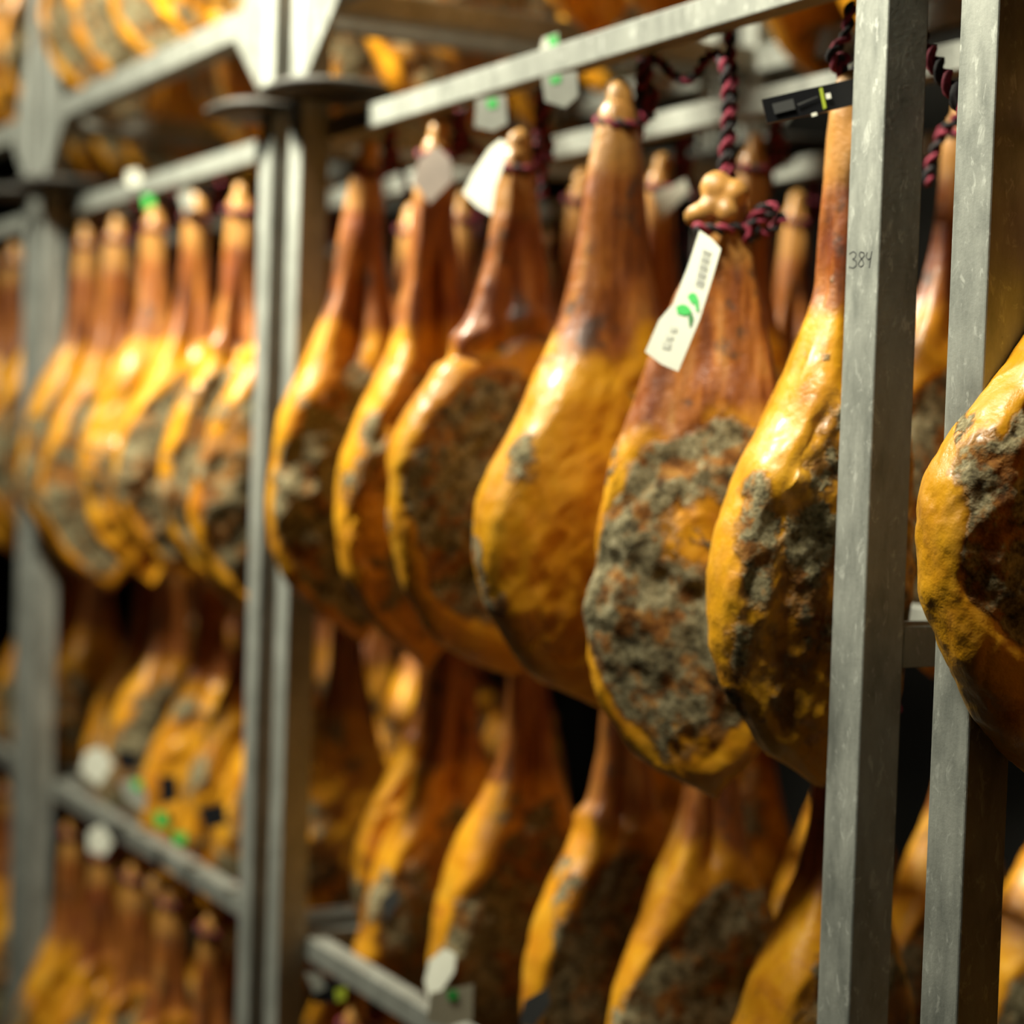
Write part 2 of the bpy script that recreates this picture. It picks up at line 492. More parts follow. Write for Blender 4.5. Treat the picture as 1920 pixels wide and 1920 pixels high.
# ------------------------------------------------------------------ racks
S = .0535
XB = (.0535, .465, .940)                      # front faces of the three hanging beams
def rack(y0, y1, base, label, pegs=()):
    """stackable steel rack from y0 to y1; base = height of its foot plates below the eye"""
    root = empty('steel_rack', (0, y0, base+EYE))
    tag(root, label, 'rack', None)
    L = y1-y0
    H = 2.419
    zt, zl, zm, zb = .5255+1.85, -.205+1.85, -.9053+1.85, .166
    post = box_mesh('post', (0, 0, .006), (S, S, H), .002)
    posts = []
    for x in (0, XB[2]):
        for y in (0, L-S):
            posts.append(link('post', post, M['post'], root, (x, y, 0)))
    def beam(nm, lo, hi): return link(nm, box_mesh(nm, lo, hi, .0015), M['beam'], root)
    e = .0006
    for x in XB:
        beam('top_beam', (x+e, .004, zt-.019), (x+.036, L-.004, zt+.019))
        beam('middle_beam', (x+e, .004, zm-.019), (x+.036, L-.004, zm+.019))
    for y in (0, L-S):
        for zz, hh, nm in ((zl, .022, 'inner_cross_beam'), (zb, .022, 'bottom_cross_beam')):
            beam(nm, (S+e, y+e, zz-hh), (XB[2], y+S-e, zz+hh))
        for zz, nm in ((zt, 'top_cross_beam'), (zm, 'middle_cross_beam')):
            beam(nm, (XB[0]+.037, y+e, zz-.0185), (XB[1], y+S-e, zz+.0185))
            beam(nm, (XB[1]+.037, y+e, zz-.0185), (XB[2], y+S-e, zz+.0185))
    for x in (.297, .72):
        beam('inner_beam', (x, S, zl-.015), (x+.03, L-S, zl+.015))
    for x in (0, XB[2]):
        link('bottom_beam', box_mesh('bottom_beam', (x+e, S, zb-.025), (x+S-e, L-S, zb+.025), .0015), M['zinc'], root)
    # corner plates in the plane of the long sides
    for x in (0.001, XB[2]+S-.007):
        for y, sg in ((S, 1), (L-S, -1)):
            lo = [(y, zb-.15), (y+sg*.15, zb-.025), (y+sg*.15, zb-.02), (y, zb-.02)]
            up = [(y, zb+.02), (y+sg*.11, zb+.02), (y+sg*.11, zb+.025), (y+sg*.012, zb+.19), (y, zb+.19)]
            link('corner_plate', prism_mesh('corner_plate', lo, 0, x, x+.006), M['zinc'], root)
            link('corner_plate', prism_mesh('corner_plate', up, 0, x, x+.006), M['zinc'], root)
    # dished foot plates
    for x in (0, XB[2]):
        for y, sg in ((S/2, 1), (L-S/2, -1)):
            cx, cy = x+S/2, y+sg*.068
            V, Fc = [], []
            n = 20
            prof = [(.03, .006), (.62, .006), (.9, .004), (1.0, -.002), (1.0, -.010), (.84, -.013), (.6, -.013), (.03, -.013)]
            for (k, zz) in prof:
                for q in range(n):
                    a = 2*math.pi*q/n
                    V.append((cx+.105*k*np.sign(math.cos(a))*abs(math.cos(a))**.75, cy+.118*k*np.sign(math.sin(a))*abs(math.sin(a))**.75, zz))
            for k in range(len(prof)-1):
                for q in range(n):
                    Fc.append((k*n+q, k*n+(q+1) % n, (k+1)*n+(q+1) % n, (k+1)*n+q))
            Fc.append(tuple(range(n))[::-1]); Fc.append(tuple(range((len(prof)-1)*n, len(prof)*n)))
            me = mesh_of('foot_plate', V, Fc, True)
            bm = bmesh.new(); bm.from_mesh(me); bmesh.ops.recalc_face_normals(bm, faces=bm.faces[:]); bm.to_mesh(me); bm.free()
            link('foot_plate', me, M['plate'], root)
    pm = cyl_mesh('peg', .004, .03)
    for (x, y, zz) in pegs:
        link('peg', pm, M['beam'], root, (x, y-y0, zz-base))
    return root, posts
def cyl_mesh(name, r, l, n=8):
    V = [(x, r*math.cos(2*math.pi*k/n), r*math.sin(2*math.pi*k/n)) for x in (0, l) for k in range(n)]
    Fc = [(k, (k+1) % n, n+(k+1) % n, n+k)[::-1] for k in range(n)]+[tuple(range(n)), tuple(range(n, 2*n))[::-1]]
    return mesh_of(name, V, Fc, False)

RY = {0: (-.12, 1.512), 1: (1.623, 3.247), 2: (3.331, 4.870), 3: (4.956, 6.58)}
LOW, HIGH = -1.85, .583

# ------------------------------------------------------------------ room shell
def shell(name, lo, hi, mat):
    o = link(name, box_mesh(name, lo, hi), mat); tag(o, kind='structure'); return o
shell('floor', (-3.2, -2.5, -.1), (3.4, 9.0, 0), M['concrete'])
shell('wall_back', (3.3, -2.5, 0), (3.4, 9.0, 5.4), M['wall'])
shell('wall_far', (-3.2, 9.0, -.1), (3.4, 9.1, 5.4), M['wall'])
shell('ceiling', (-3.2, -2.5, 5.4), (3.4, 9.1, 5.5), M['wall'])

# ------------------------------------------------------------------ ham lists
rnd = random.Random(7)
PEGS = {k: [] for k in ((0, 'L'), (1, 'L'), (2, 'L'), (3, 'L'), (0, 'U'), (1, 'U'), (2, 'U'), (3, 'U'))}
VAR = []
for k in range(9):
    VAR.append(build_ham(20+k, length=[.78, .80, .76, .82, .79, .77, .81, .78, .80][k], thick=[1, .95, 1.1, 1, 1.05, .9, 1, 1.1, .95][k],
                         mold=[.7, .2, .85, .55, .3, .75, .15, .6, .8][k], res=(52, 74), groove=[1, .4, .8, 1, .2, .9, .6, 1, .5][k],
                         foldz=[(-.30, .008, .012)] if k % 3 == 0 else None,
                         patches=[(-.13, -.02, -.45-.02*k, .04, .06, .75)] if k % 2 else [(-.14, .0, -.60, .03, .05, .7)]))
ROPES = [std_rope(.055, 3+k) for k in range(4)]
ORD = ['first', 'second', 'third', 'fourth', 'fifth', 'sixth', 'seventh', 'eighth']

def generic(rk, tier, x, y, z, label, rope_label, group, rgroup, var=None, rz=None, size=1.0):
    k = rnd.randrange(len(VAR)) if var is None else var
    place_ham(VAR[k], (x, y, z), R(rnd.uniform(-9, 7)) if rz is None else R(rz), rnd.randrange(1, 400)*.37, label, group, tone=rnd.uniform(0, .15), tilt=R(rnd.uniform(-1.5, 1.5)), scale=size*rnd.uniform(.97, 1.02))
    place_rope(ROPES[rnd.randrange(4)], (x, y, z), rope_label, rgroup)
    PEGS[(rk, tier)].append((x+.012, y, z+.0565))

# --- front row of rack 1, each one its own shape
def dxl(*a): return list(a)
H1 = build_ham(1, left=[(0, -.02), (-.13, -.021), (-.215, -.023), (-.27, -.042), (-.355, -.075), (-.41, -.107), (-.475, -.131), (-.52, -.143), (-.59, -.141), (-.65, -.123), (-.68, -.10), (-.72, -.07), (-.75, -.03)],
               right=[(0, .02), (-.13, .022), (-.21, .03), (-.30, .055), (-.40, .085), (-.53, .10), (-.65, .08), (-.75, .04)], length=.755,
               mold=.35, res=(120, 170), groove=.5, shank_end=-.25,
               patches=[(-.115, -.035, -.50, .022, .07, .95), (-.06, -.06, -.49, .035, .05, .9), (-.125, -.03, -.60, .020, .05, .8), (-.11, -.02, -.43, .015, .02, .8), (-.12, -.02, -.68, .012, .04, .6)])
H2 = build_ham(2, left=[(0, -.022), (-.05, -.028), (-.093, -.036), (-.12, -.050), (-.17, -.075), (-.227, -.10), (-.29, -.125), (-.344, -.142), (-.417, -.152), (-.51, -.16), (-.577, -.157), (-.64, -.133), (-.69, -.088), (-.723, -.02), (-.735, .02)],
               right=[(0, .022), (-.06, .030), (-.12, .045), (-.20, .065), (-.30, .09), (-.42, .11), (-.55, .11), (-.62, .10), (-.664, .08), (-.704, .05), (-.735, .025)], length=.735,
               mold=.95, res=(120, 170), groove=.25, shank_end=-.29, face=(-.29, -.76), rim=.008, wide=.99, crag=.42, foldz=[(-.475, -.006, .02)],
               clear=[(.0, -.05, -.42, .05, .05, .95), (-.02, -.05, -.66, .11, .045, .5)])
H3 = build_ham(3, left=[(0, -.022), (-.05, -.032), (-.10, -.042), (-.174, -.052), (-.29, -.072), (-.345, -.095), (-.414, -.13), (-.475, -.164), (-.535, -.186), (-.60, -.187), (-.66, -.17), (-.716, -.135), (-.76, -.088), (-.79, -.01)],
               right=[(0, .022), (-.08, .038), (-.16, .050), (-.25, .065), (-.40, .09), (-.53, .10), (-.65, .09), (-.74, .06), (-.79, .03)], length=.79, thick=1.1,
               mold=.05, res=(110, 150), groove=.15, lump=.55, shank_end=-.30, patches=[(-.15, -.03, -.47, .02, .06, .62), (-.17, -.02, -.66, .012, .02, .8)], rim=.002)
H4 = build_ham(4, left=[(0, -.02), (-.077, -.028), (-.174, -.043), (-.24, -.065), (-.30, -.104), (-.37, -.15), (-.445, -.174), (-.547, -.172), (-.63, -.15), (-.687, -.115), (-.735, -.065), (-.75, .0)],
               right=[(0, .02), (-.108, .036), (-.24, .06), (-.38, .09), (-.5, .10), (-.62, .095), (-.72, .07), (-.75, .05)], length=.75,
               mold=.95, res=(96, 130), groove=.5, face=(-.33, -.72), foldz=[(-.26, .005, .012), (-.285, -.008, .010)], patches=[(-.02, -.07, -.37, .03, .03, .9)])
H5 = build_ham(5, left=[(0, -.02), (-.108, -.036), (-.22, -.046), (-.325, -.067), (-.406, -.10), (-.495, -.138), (-.58, -.147), (-.67, -.134), (-.734, -.098), (-.78, -.045), (-.82, .0)],
               length=.82, mold=.35, res=(90, 120), groove=1.0, patches=[(-.11, -.03, -.46, .02, .035, .85)])
H6 = build_ham(6, left=[(0, -.02), (-.10, -.040), (-.24, -.060), (-.355, -.107), (-.433, -.14), (-.527, -.156), (-.638, -.145), (-.707, -.116), (-.75, -.07), (-.785, -.02), (-.805, .03)],
               length=.805, mold=.9, res=(90, 120), groove=1.0, patches=[(-.12, -.04, -.50, .025, .05, .7), (-.03, -.07, -.40, .05, .05, .9)])
HN = build_ham(7, left=[(0, -.02), (-.12, -.022), (-.225, -.035), (-.266, -.068), (-.316, -.108), (-.365, -.137), (-.41, -.146), (-.471, -.142), (-.53, -.122), (-.58, -.088), (-.622, -.045), (-.66, .01)],
               length=.68, right=[(0, .02), (-.15, .03), (-.25, .06), (-.36, .1), (-.48, .115), (-.58, .09), (-.68, .03)],
               mold=.85, res=(150, 210), groove=.4, shank_end=-.19, face=(-.30, -.62), lump=1.1,
               patches=[(-.115, -.035, -.355, .03, .03, .9), (-.05, -.07, -.37, .03, .05, .9), (-.135, -.03, -.51, .008, .010, .9)])
FR = [
    (H1, 1.787, .399, -3, 'amber ham partly hidden behind the post marked 384'),
    (H2, 2.022, .325, -48, 'mouldy grey-faced ham with a barcoded paper tag, in the top row'),
    (H3, 2.280, .459, 4, 'smooth golden ham without mould, beside the barcode-tagged ham'),
    (H4, 2.559, .428, -6, 'ham with a blank white tag at its hock and a dark mouldy face'),
    (H5, 2.825, .475, 2, 'ham with a grey square of tag over its hock, top row'),
    (H6, 3.089, .475, -2, 'ham next to the pair of posts in the middle, top row right side'),
]
for k, (me, y, z, rz, lab) in enumerate(FR):
    place_ham(me, (.080, y, z), R(rz), 3.1+k*7.7, lab, 'hams along the aisle side of the top row', bone=(k != 1), scale=1.036 if k != 1 else (.96, 1.0, 1.036), tone=(.45, .2, .35, .25, .3, .15)[k])
place_ham(HN, (.080, 1.430, .355), R(-6), 61.3, 'large glossy yellow ham at the right edge in front of the rightmost post', 'hams along the aisle side of the top row', scale=1.036, tone=.55)

WHERE = {0: 'in the nearest rack', 1: 'right of the twin posts', 2: 'left of the twin posts', 3: 'beyond the leftmost post'}
ROW = {1: 'middle row', 2: 'rearmost row'}
# generic front rows
TOP = 'hams along the aisle side of the top row'
for k, y in enumerate((3.49, 3.696, 3.943, 4.22, 4.491, 4.745)):
    generic(2, 'L', .100 if k == 0 else .080, y, .470-rnd.uniform(0, .008), f'{ORD[k]} top-row ham left of the twin posts in the middle', f'rope of the {ORD[k]} top-row ham left of the twin posts',
            TOP, 'ropes of the top row', var=[3, 0, 5, 4, 8, 2][k], size=1.06)
for k, y in enumerate((5.12, 5.40, 5.67)):
    generic(3, 'L', .080, y, .470, f'{ORD[k]} top-row ham beyond the leftmost post', f'rope of the {ORD[k]} top-row ham beyond the leftmost post', TOP, 'ropes of the top row', size=1.05)
for k, y in enumerate((1.15, .89)):
    generic(0, 'L', .080, y, .470, 'ham outside the right edge of the picture in the nearest rack', 'rope outside the right edge of the picture in the nearest rack', 'hams beyond the right edge', 'ropes beyond the right edge')
# deeper rows of the top tier
for rk, (y0, y1) in RY.items():
    for row, x in ((1, XB[1]+.025), (2, XB[2]+.025)):
        y = y0+.16+.03*row
        while y < y1-.1:
            if not (rk == 0 and y < .6) and not (rk == 3 and y > 6.0):
                generic(rk, 'L', x, y+rnd.uniform(-.02, .02), .470-rnd.uniform(0, .01), f'dark ham in the top tier, {ROW[row]}, {WHERE[rk]}', f'rope in the top tier, {ROW[row]}, {WHERE[rk]}',
                        'top-tier hams behind the aisle row', 'top-tier ropes behind the aisle row')
            y += .25
# second tier
L2Y = {0: (1.3, 1.05), 1: (2.006, 2.294, 2.525, 2.823, 3.070), 2: (3.56, 3.82, 4.08, 4.34, 4.60, 4.78), 3: (5.2, 5.45, 5.7)}
for rk, ys in L2Y.items():
    for k, y in enumerate(ys):
        generic(rk, 'L', .272, y, -.262-rnd.uniform(0, .01), f'{ORD[k]} second-tier ham {WHERE[rk]}, counted from the right', f'rope of the {ORD[k]} second-tier ham {WHERE[rk]}',
                'hams of the second tier', 'ropes of the second tier', var={1: [7, 5, 0, 2, 3, 8]}.get(rk, [None]*8)[k], size=1.04)
    for y in ys:
        generic(rk, 'L', .695, y+rnd.uniform(-.05, .05), -.262-rnd.uniform(0, .01), f'dark ham in the second tier behind the front one, {WHERE[rk]}', f'rope in the second tier behind the front one, {WHERE[rk]}',
                'second-tier hams deep in the racks', 'second-tier ropes deep in the racks')
generic(1, 'L', .272, 3.165, -.300, 'second-tier ham right beside the twin posts, above the low beam', 'rope of the second-tier ham right beside the twin posts',
        'hams of the second tier', 'ropes of the second tier', var=6, size=.84)
# third tier, hung from the middle beams
for rk in (1, 2, 3):
    y0, y1 = RY[rk]
    for row, x in ((0, .085), (1, XB[1]+.025)):
        y = y0+.17; k = 0
        while y < y1-.1:
            if rk != 3 or y < 5.7:
                lab = (f'{ORD[k]} ham under the lowest beam {WHERE[rk]}' if row == 0 else f'ham behind the front row below the lowest beam, {WHERE[rk]}')
                generic(rk, 'L', x, y, -.962-rnd.uniform(0, .01), lab, f'rope of the {lab}' if row == 0 else f'rope behind the front row below the lowest beam, {WHERE[rk]}',
                        'hams of the lowest tier', 'ropes of the lowest tier')
            y += .25; k += 1
# upper racks: only the lowest tier comes into view
for rk in (0, 1, 2, 3):
    y0, y1 = RY[rk]
    for row, x in ((0, .085), (1, XB[1]+.025), (2, XB[2]+.025)):
        y = y0+.17; k = 0
        while y < y1-.1:
            if (rk != 3 or y < 6.0) and (rk != 0 or (row > 0 and y > .7)):
                lab = (f'{ORD[k]} ham of the stacked upper rack {WHERE[rk]}' if row == 0 else f'ham of the stacked upper rack, {ROW[row]}, {WHERE[rk]}')
                generic(rk, 'U', x, y+rnd.uniform(-.02, .02), 1.472-rnd.uniform(0, .01), lab, f'rope of the {lab}' if row == 0 else f'rope of the stacked upper rack, {ROW[row]}, {WHERE[rk]}',
                        'hams of the stacked racks', 'ropes of the stacked racks', size=.88 if row == 0 else 1.0)
            y += .25; k += 1

# ------------------------------------------------------------------ ropes of the individual hams
RN = ['', '', 'the smooth golden ham without mould', 'the ham with the blank white tag', 'the ham with a grey tag over its hock', 'the ham next to the twin posts']
for k, (me, y, z, rz, lab) in enumerate(FR):
    if k in (0, 1): continue
    place_rope(std_rope(.5255-z-.002, 40+k), (.080, y, z), f'red and black rope holding {RN[k]}', 'ropes of the top row')
    PEGS[(1, 'L')].append((.092, y, .5235))
place_rope(std_rope(.5255-.355, 52), (.080, 1.430, .355), 'rope of the large yellow ham at the right edge', 'ropes of the top row')
PEGS[(0, 'L')].append((.092, 1.430, .5235))

def free_rope(pts, label, r=.0058, pitch=.034, origin=None):
    o = origin or pts[0]
    p = [(a-o[0], b-o[1], c-o[2]) for a, b, c in pts]
    return place_rope(rope_meshes(p, r, pitch), o, label)
free_rope([(0.0793, 2.0300, 0.3188), (0.0824, 2.0300, 0.3548), (0.0842, 2.0300, 0.3874), (0.0829, 2.0300, 0.4326), (0.0776, 2.0300, 0.4643), (0.0980, 2.0762, 0.4868), (0.0980, 2.1000, 0.4891), (0.0980, 2.1189, 0.4666), (0.0980, 2.1467, 0.4625), (0.0980, 2.1760, 0.4748), (0.0980, 2.2053, 0.4963), (0.0980, 2.2428, 0.5138), (0.0980, 2.2628, 0.5438)], 'long slack red rope looping up from the barcode-tagged ham to the beam')
free_rope([(0.1053, 2.0450, 0.3226), (0.1006, 2.0450, 0.3582), (0.1020, 2.0450, 0.3976), (0.1029, 2.0450, 0.4500), (0.0967, 2.0450, 0.4818), (0.0921, 2.0450, 0.5138)], 'straight dark rope rising behind the slack red rope of the barcode-tagged ham')
free_rope([(0.0179, 1.9950, 0.2593), (0.0410, 1.9950, 0.2567), (0.0680, 1.9950, 0.2601), (0.0912, 1.9950, 0.2651), (0.1035, 1.9950, 0.2532), (0.0922, 1.9950, 0.2427), (0.0952, 1.9950, 0.2622), (0.1061, 1.9950, 0.2824), (0.1254, 1.9950, 0.2937), (0.1415, 1.9950, 0.2905), (0.1260, 1.9950, 0.2808), (0.1029, 1.9950, 0.2660), (0.1153, 1.9950, 0.2541), (0.1347, 1.9950, 0.2653), (0.1539, 1.9950, 0.2831)], 'red and black rope knotted around the hock of the barcode-tagged ham')
free_rope([(0.0908, 1.8000, 0.5029), (0.0874, 1.8000, 0.4787), (0.0834, 1.8000, 0.4545), (0.0709, 1.8000, 0.4500), (0.0619, 1.8000, 0.4371), (0.0676, 1.8000, 0.4260), (0.0812, 1.8000, 0.4216), (0.0880, 1.8000, 0.4373), (0.0765, 1.8000, 0.4418), (0.0697, 1.8000, 0.4292), (0.0854, 1.8000, 0.4132), (0.1035, 1.8000, 0.4272)], 'coiled red rope at the hock beside the post marked 384')
free_rope([(0.0980, 1.7250, 0.5060), (0.1000, 1.6919, 0.4451), (0.1000, 1.6667, 0.4157), (0.1000, 1.6458, 0.3930), (0.1000, 1.6279, 0.3749), (0.1000, 1.6125, 0.3524), (0.0950, 1.5500, 0.3300), (0.0850, 1.4600, 0.3320)], 'thick striped rope slanting between the two posts on the right', .0085, .040)
free_rope([(0.4620, 1.8300, 0.5080), (0.3800, 1.8450, 0.4400), (0.3000, 1.8635, 0.3990), (0.3000, 1.8867, 0.3858), (0.3000, 1.8998, 0.3616), (0.3000, 1.9101, 0.3367), (0.3000, 1.9024, 0.3230)], 'dark red rope bend deep between the two posts on the right')
# ------------------------------------------------------------------ build the racks
RL = {(0, 'L'): 'nearest galvanised rack whose post stands furthest right', (1, 'L'): 'galvanised rack whose near post is marked 384', (2, 'L'): 'galvanised rack left of the twin posts',
      (3, 'L'): 'farthest galvanised rack beyond the leftmost post', (0, 'U'): 'upper rack stacked on the nearest rack', (1, 'U'): 'upper rack stacked on the rack marked 384',
      (2, 'U'): 'upper rack with white corner plates stacked left of the twin posts', (3, 'U'): 'upper rack stacked beyond the leftmost post'}
RACKS = {}
for (rk, tier), lab in RL.items():
    RACKS[(rk, tier)] = rack(*RY[rk], LOW if tier == 'L' else HIGH, lab, PEGS[(rk, tier)])

# ------------------------------------------------------------------ handwritten number on the post
STROKES = [[(1.6713, 0.2038), (1.6644, 0.2067), (1.6589, 0.2036), (1.6613, 0.1993), (1.6657, 0.1985), (1.6584, 0.1958), (1.6581, 0.1913), (1.6642, 0.1889), (1.6714, 0.1910)],
           [(1.6466, 0.2039), (1.6528, 0.2054), (1.6543, 0.2011), (1.6479, 0.1962), (1.6458, 0.1917), (1.6509, 0.1892), (1.6555, 0.1923), (1.6523, 0.1965), (1.6455, 0.2005), (1.6466, 0.2039)],
           [(1.6414, 0.2046), (1.6428, 0.1992), (1.6391, 0.1962), (1.6340, 0.1981)],
           [(1.6336, 0.2052), (1.6356, 0.1955), (1.6368, 0.1873)]]
V, Fc = [], []
for st in STROKES:
    # smooth each pen stroke and give it a pen's width
    p = np.array(st); n = len(p)
    t = np.linspace(0, n-1, n*5)
    c = np.stack([np.interp(t, np.arange(n), p[:, k]) for k in (0, 1)], -1)
    kk = np.array([1, 2, 3, 2, 1.])/9
    cp = np.pad(c, ((2, 2), (0, 0)), mode='edge'); c = np.stack([np.convolve(cp[:, k], kk, 'valid') for k in (0, 1)], -1)
    d = np.gradient(c, axis=0); d /= np.linalg.norm(d, axis=1, keepdims=True)+1e-9
    nn = np.stack([-d[:, 1], d[:, 0]], -1)*.00055
    b0 = len(V)
    for q in range(len(c)):
        for x in (-.0003, .0001):
            for sg in (-1, 1): V.append((x, c[q, 0]+sg*nn[q, 0], c[q, 1]+sg*nn[q, 1]))
    for q in range(len(c)-1):
        a = b0+q*4; b = a+4
        Fc += [(a, a+1, b+1, b), (a+2, b+2, b+3, a+3), (a, b, b+2, a+2), (a+1, a+3, b+3, b+1)]
pr, pposts = RACKS[(1, 'L')]
num = link('handwritten_number', mesh_of('handwritten_number', [(x, y-RY[1][0], z-LOW) for x, y, z in V], Fc), M['marker'], pposts[0])
tag(num, 'black handwritten number 384')

# ------------------------------------------------------------------ tags, clips and labels
def slab(pts, th=.0007):
    # thin solid sheet with the given outline
    p = [Vector(q) for q in pts]
    nrm = Vector((0, 0, 0))
    for k in range(1, len(p)-1): nrm += (p[k]-p[0]).cross(p[k+1]-p[0])
    nrm.normalize()
    o = p[0].copy(); n = len(p)
    Vv = [q-o+nrm*th/2 for q in p]+[q-o-nrm*th/2 for q in p]
    Ff = [tuple(range(n)), tuple(range(n, 2*n))[::-1]]+[(k, n+k, n+(k+1) % n, (k+1) % n) for k in range(n)]
    return o, Vv, Ff
def tag_thing(name, pts, mat, label, cat='tag', th=.0007, group=None, bend=0.0):
    o, Vv, Ff = slab(pts, th)
    e = empty(name, (o.x, o.y, o.z+EYE)); tag(e, label, cat, group)
    me = mesh_of('sheet', Vv, Ff)
    if bend or True:
        bm = bmesh.new(); bm.from_mesh(me); bmesh.ops.recalc_face_normals(bm, faces=bm.faces[:]); bm.to_mesh(me); bm.free()
    link('sheet', me, mat, e)
    return e, o
def mark(e, o, name, pts, mat, th=.0004, lift=0.0):
    o2, Vv, Ff = slab(pts, th)
    o2 = o2+Vector((-.5, -.86, 0))*lift
    me = mesh_of(name, Vv, Ff)
    bm = bmesh.new(); bm.from_mesh(me); bmesh.ops.recalc_face_normals(bm, faces=bm.faces[:]); bm.to_mesh(me); bm.free()
    return link(name, me, mat, e, tuple(o2-o))

e, o = tag_thing('paper_tag', [(-0.0258, 1.9153, 0.2454), (-0.0219, 1.8965, 0.2352), (-0.0194, 1.8800, 0.2221), (-0.0287, 1.8832, 0.1837), (-0.0394, 1.8881, 0.1410), (-0.0567, 1.9021, 0.0818), (-0.0632, 1.9282, 0.0904), (-0.0687, 1.9548, 0.1048), (-0.0576, 1.9450, 0.1420), (-0.0489, 1.9302, 0.1604), (-0.0365, 1.9207, 0.2035)], M['paper'], 'cream paper tag with barcode and green mark on the mouldy ham')
ba, bb, bw0, bw1 = [Vector(q) for q in [(-0.0266, 1.8973, 0.2209), (-0.0361, 1.8977, 0.1773), (-0.0253, 1.8915, 0.2182), (-0.0280, 1.9028, 0.2224)]]
for k in range(15):
    a = ba.lerp(bb, k/15.0); hw = (bw0-bw1)*.55; dl = (bb-ba)/15*(.28 if k % 3 else .55)
    mark(e, o, 'barcode_bar', [a-hw, a+hw, a+hw+dl, a-hw+dl], M['ink'])
mark(e, o, 'green_mark', [(-0.0488, 1.9235, 0.1570), (-0.0455, 1.9153, 0.1599), (-0.0435, 1.9072, 0.1573), (-0.0427, 1.9002, 0.1503), (-0.0461, 1.9080, 0.1462), (-0.0493, 1.9198, 0.1489)], M['green'])
mark(e, o, 'green_mark', [(-0.0422, 1.9109, 0.1684), (-0.0400, 1.9068, 0.1726), (-0.0382, 1.9007, 0.1718), (-0.0380, 1.8950, 0.1643), (-0.0394, 1.8911, 0.1520), (-0.0406, 1.8936, 0.1502), (-0.0401, 1.8982, 0.1595), (-0.0416, 1.9037, 0.1609)], M['green'])
mark(e, o, 'green_mark', [(-0.0443, 1.9054, 0.1504), (-0.0429, 1.8999, 0.1491), (-0.0430, 1.8961, 0.1429), (-0.0445, 1.8965, 0.1362), (-0.0460, 1.8985, 0.1325), (-0.0453, 1.9022, 0.1412)], M['dgreen'])
for q in ([(-0.0541, 1.9249, 0.1342), (-0.0517, 1.9163, 0.1328), (-0.0529, 1.9164, 0.1273), (-0.0553, 1.9249, 0.1286)], [(-0.0598, 1.9308, 0.1169), (-0.0566, 1.9198, 0.1150), (-0.0583, 1.9201, 0.1076), (-0.0614, 1.9311, 0.1095)], [(-0.0573, 1.9283, 0.1243), (-0.0546, 1.9190, 0.1230), (-0.0557, 1.9192, 0.1180), (-0.0585, 1.9285, 0.1194)]): mark(e, o, 'faint_print', q, M['faintink'])
e, o = tag_thing('paper_tag', [(0.0273, 2.5130, 0.4234), (0.0311, 2.4972, 0.4174), (0.0268, 2.4940, 0.3926), (0.0165, 2.5008, 0.3549), (0.0089, 2.4966, 0.3133), (0.0018, 2.5280, 0.3274), (-0.0045, 2.5624, 0.3497), (0.0066, 2.5492, 0.3814), (0.0195, 2.5299, 0.4124)], M['paper'], 'blank white paper tag at the hock of the fourth ham from post 384', 'tag', .0007)
e, o = tag_thing('plastic_tag', [(0.0112, 2.5604, 0.4860), (0.0337, 2.5132, 0.4874), (0.0360, 2.5084, 0.4463), (0.0252, 2.5310, 0.4374), (0.0106, 2.5615, 0.4456)], M['greypaper'], 'grey tag with a green dot just below the top beam, left of the taller ham', 'tag', .0007)
mark(e, o, 'green_dot', [(0.0185, 2.5428, 0.4821), (0.0259, 2.5275, 0.4847), (0.0273, 2.5244, 0.4716), (0.0200, 2.5398, 0.4698)], M['green'])
e, o = tag_thing('plastic_tag', [(0.0216, 2.3884, 0.4952), (0.0470, 2.3354, 0.4969), (0.0483, 2.3326, 0.4631), (0.0396, 2.3509, 0.4489), (0.0249, 2.3815, 0.4599)], M['greypaper'], 'grey tag with a green dot below the beam between two red ropes', 'tag', .0007)
mark(e, o, 'green_dot', [(0.0269, 2.3753, 0.4903), (0.0352, 2.3579, 0.4931), (0.0346, 2.3591, 0.4839), (0.0286, 2.3718, 0.4821)], M['green'])
e, o = tag_thing('paper_tag', [(0.0900, 2.5109, 0.5738), (0.1011, 2.4876, 0.5790), (0.1031, 2.4835, 0.5590), (0.0879, 2.5153, 0.5545)], M['paper'], 'small white tag with a green dot peeking over the top beam', 'tag', .0007)
mark(e, o, 'green_dot', [(0.0927, 2.5032, 0.5744), (0.1002, 2.4874, 0.5766), (0.1009, 2.4860, 0.5621), (0.0945, 2.4994, 0.5604)], M['green'])
e, o = tag_thing('plastic_tag', [(0.0325, 2.7907, 0.4249), (0.0498, 2.7657, 0.4467), (0.0628, 2.7387, 0.4222), (0.0626, 2.7324, 0.3891), (0.0407, 2.7630, 0.3559), (0.0259, 2.7954, 0.3919)], M['browntag'], 'brown-grey diamond-shaped tag over the hock of the fifth ham from the post', 'tag', .0007)
e, o = tag_thing('plastic_strap', [(-0.0363, 1.7878, 0.3763), (-0.0007, 1.7670, 0.3872), (0.0487, 1.7383, 0.4014), (0.0516, 1.7366, 0.3739), (0.0200, 1.7550, 0.3637), (-0.0305, 1.7844, 0.3506)], M['plastic'], 'black plastic strap with a lime stripe beside the post marked 384', 'strap', .004)
mark(e, o, 'lime_stripe', [(0.0158, 1.7558, 0.3893), (0.0188, 1.7541, 0.3905), (0.0235, 1.7514, 0.3688), (0.0206, 1.7531, 0.3670)], M['lime'], lift=.0034)
mark(e, o, 'white_rivet', [(0.0220, 1.7523, 0.3837), (0.0264, 1.7497, 0.3850), (0.0276, 1.7490, 0.3793), (0.0232, 1.7516, 0.3780)], M['white'], lift=.0034)
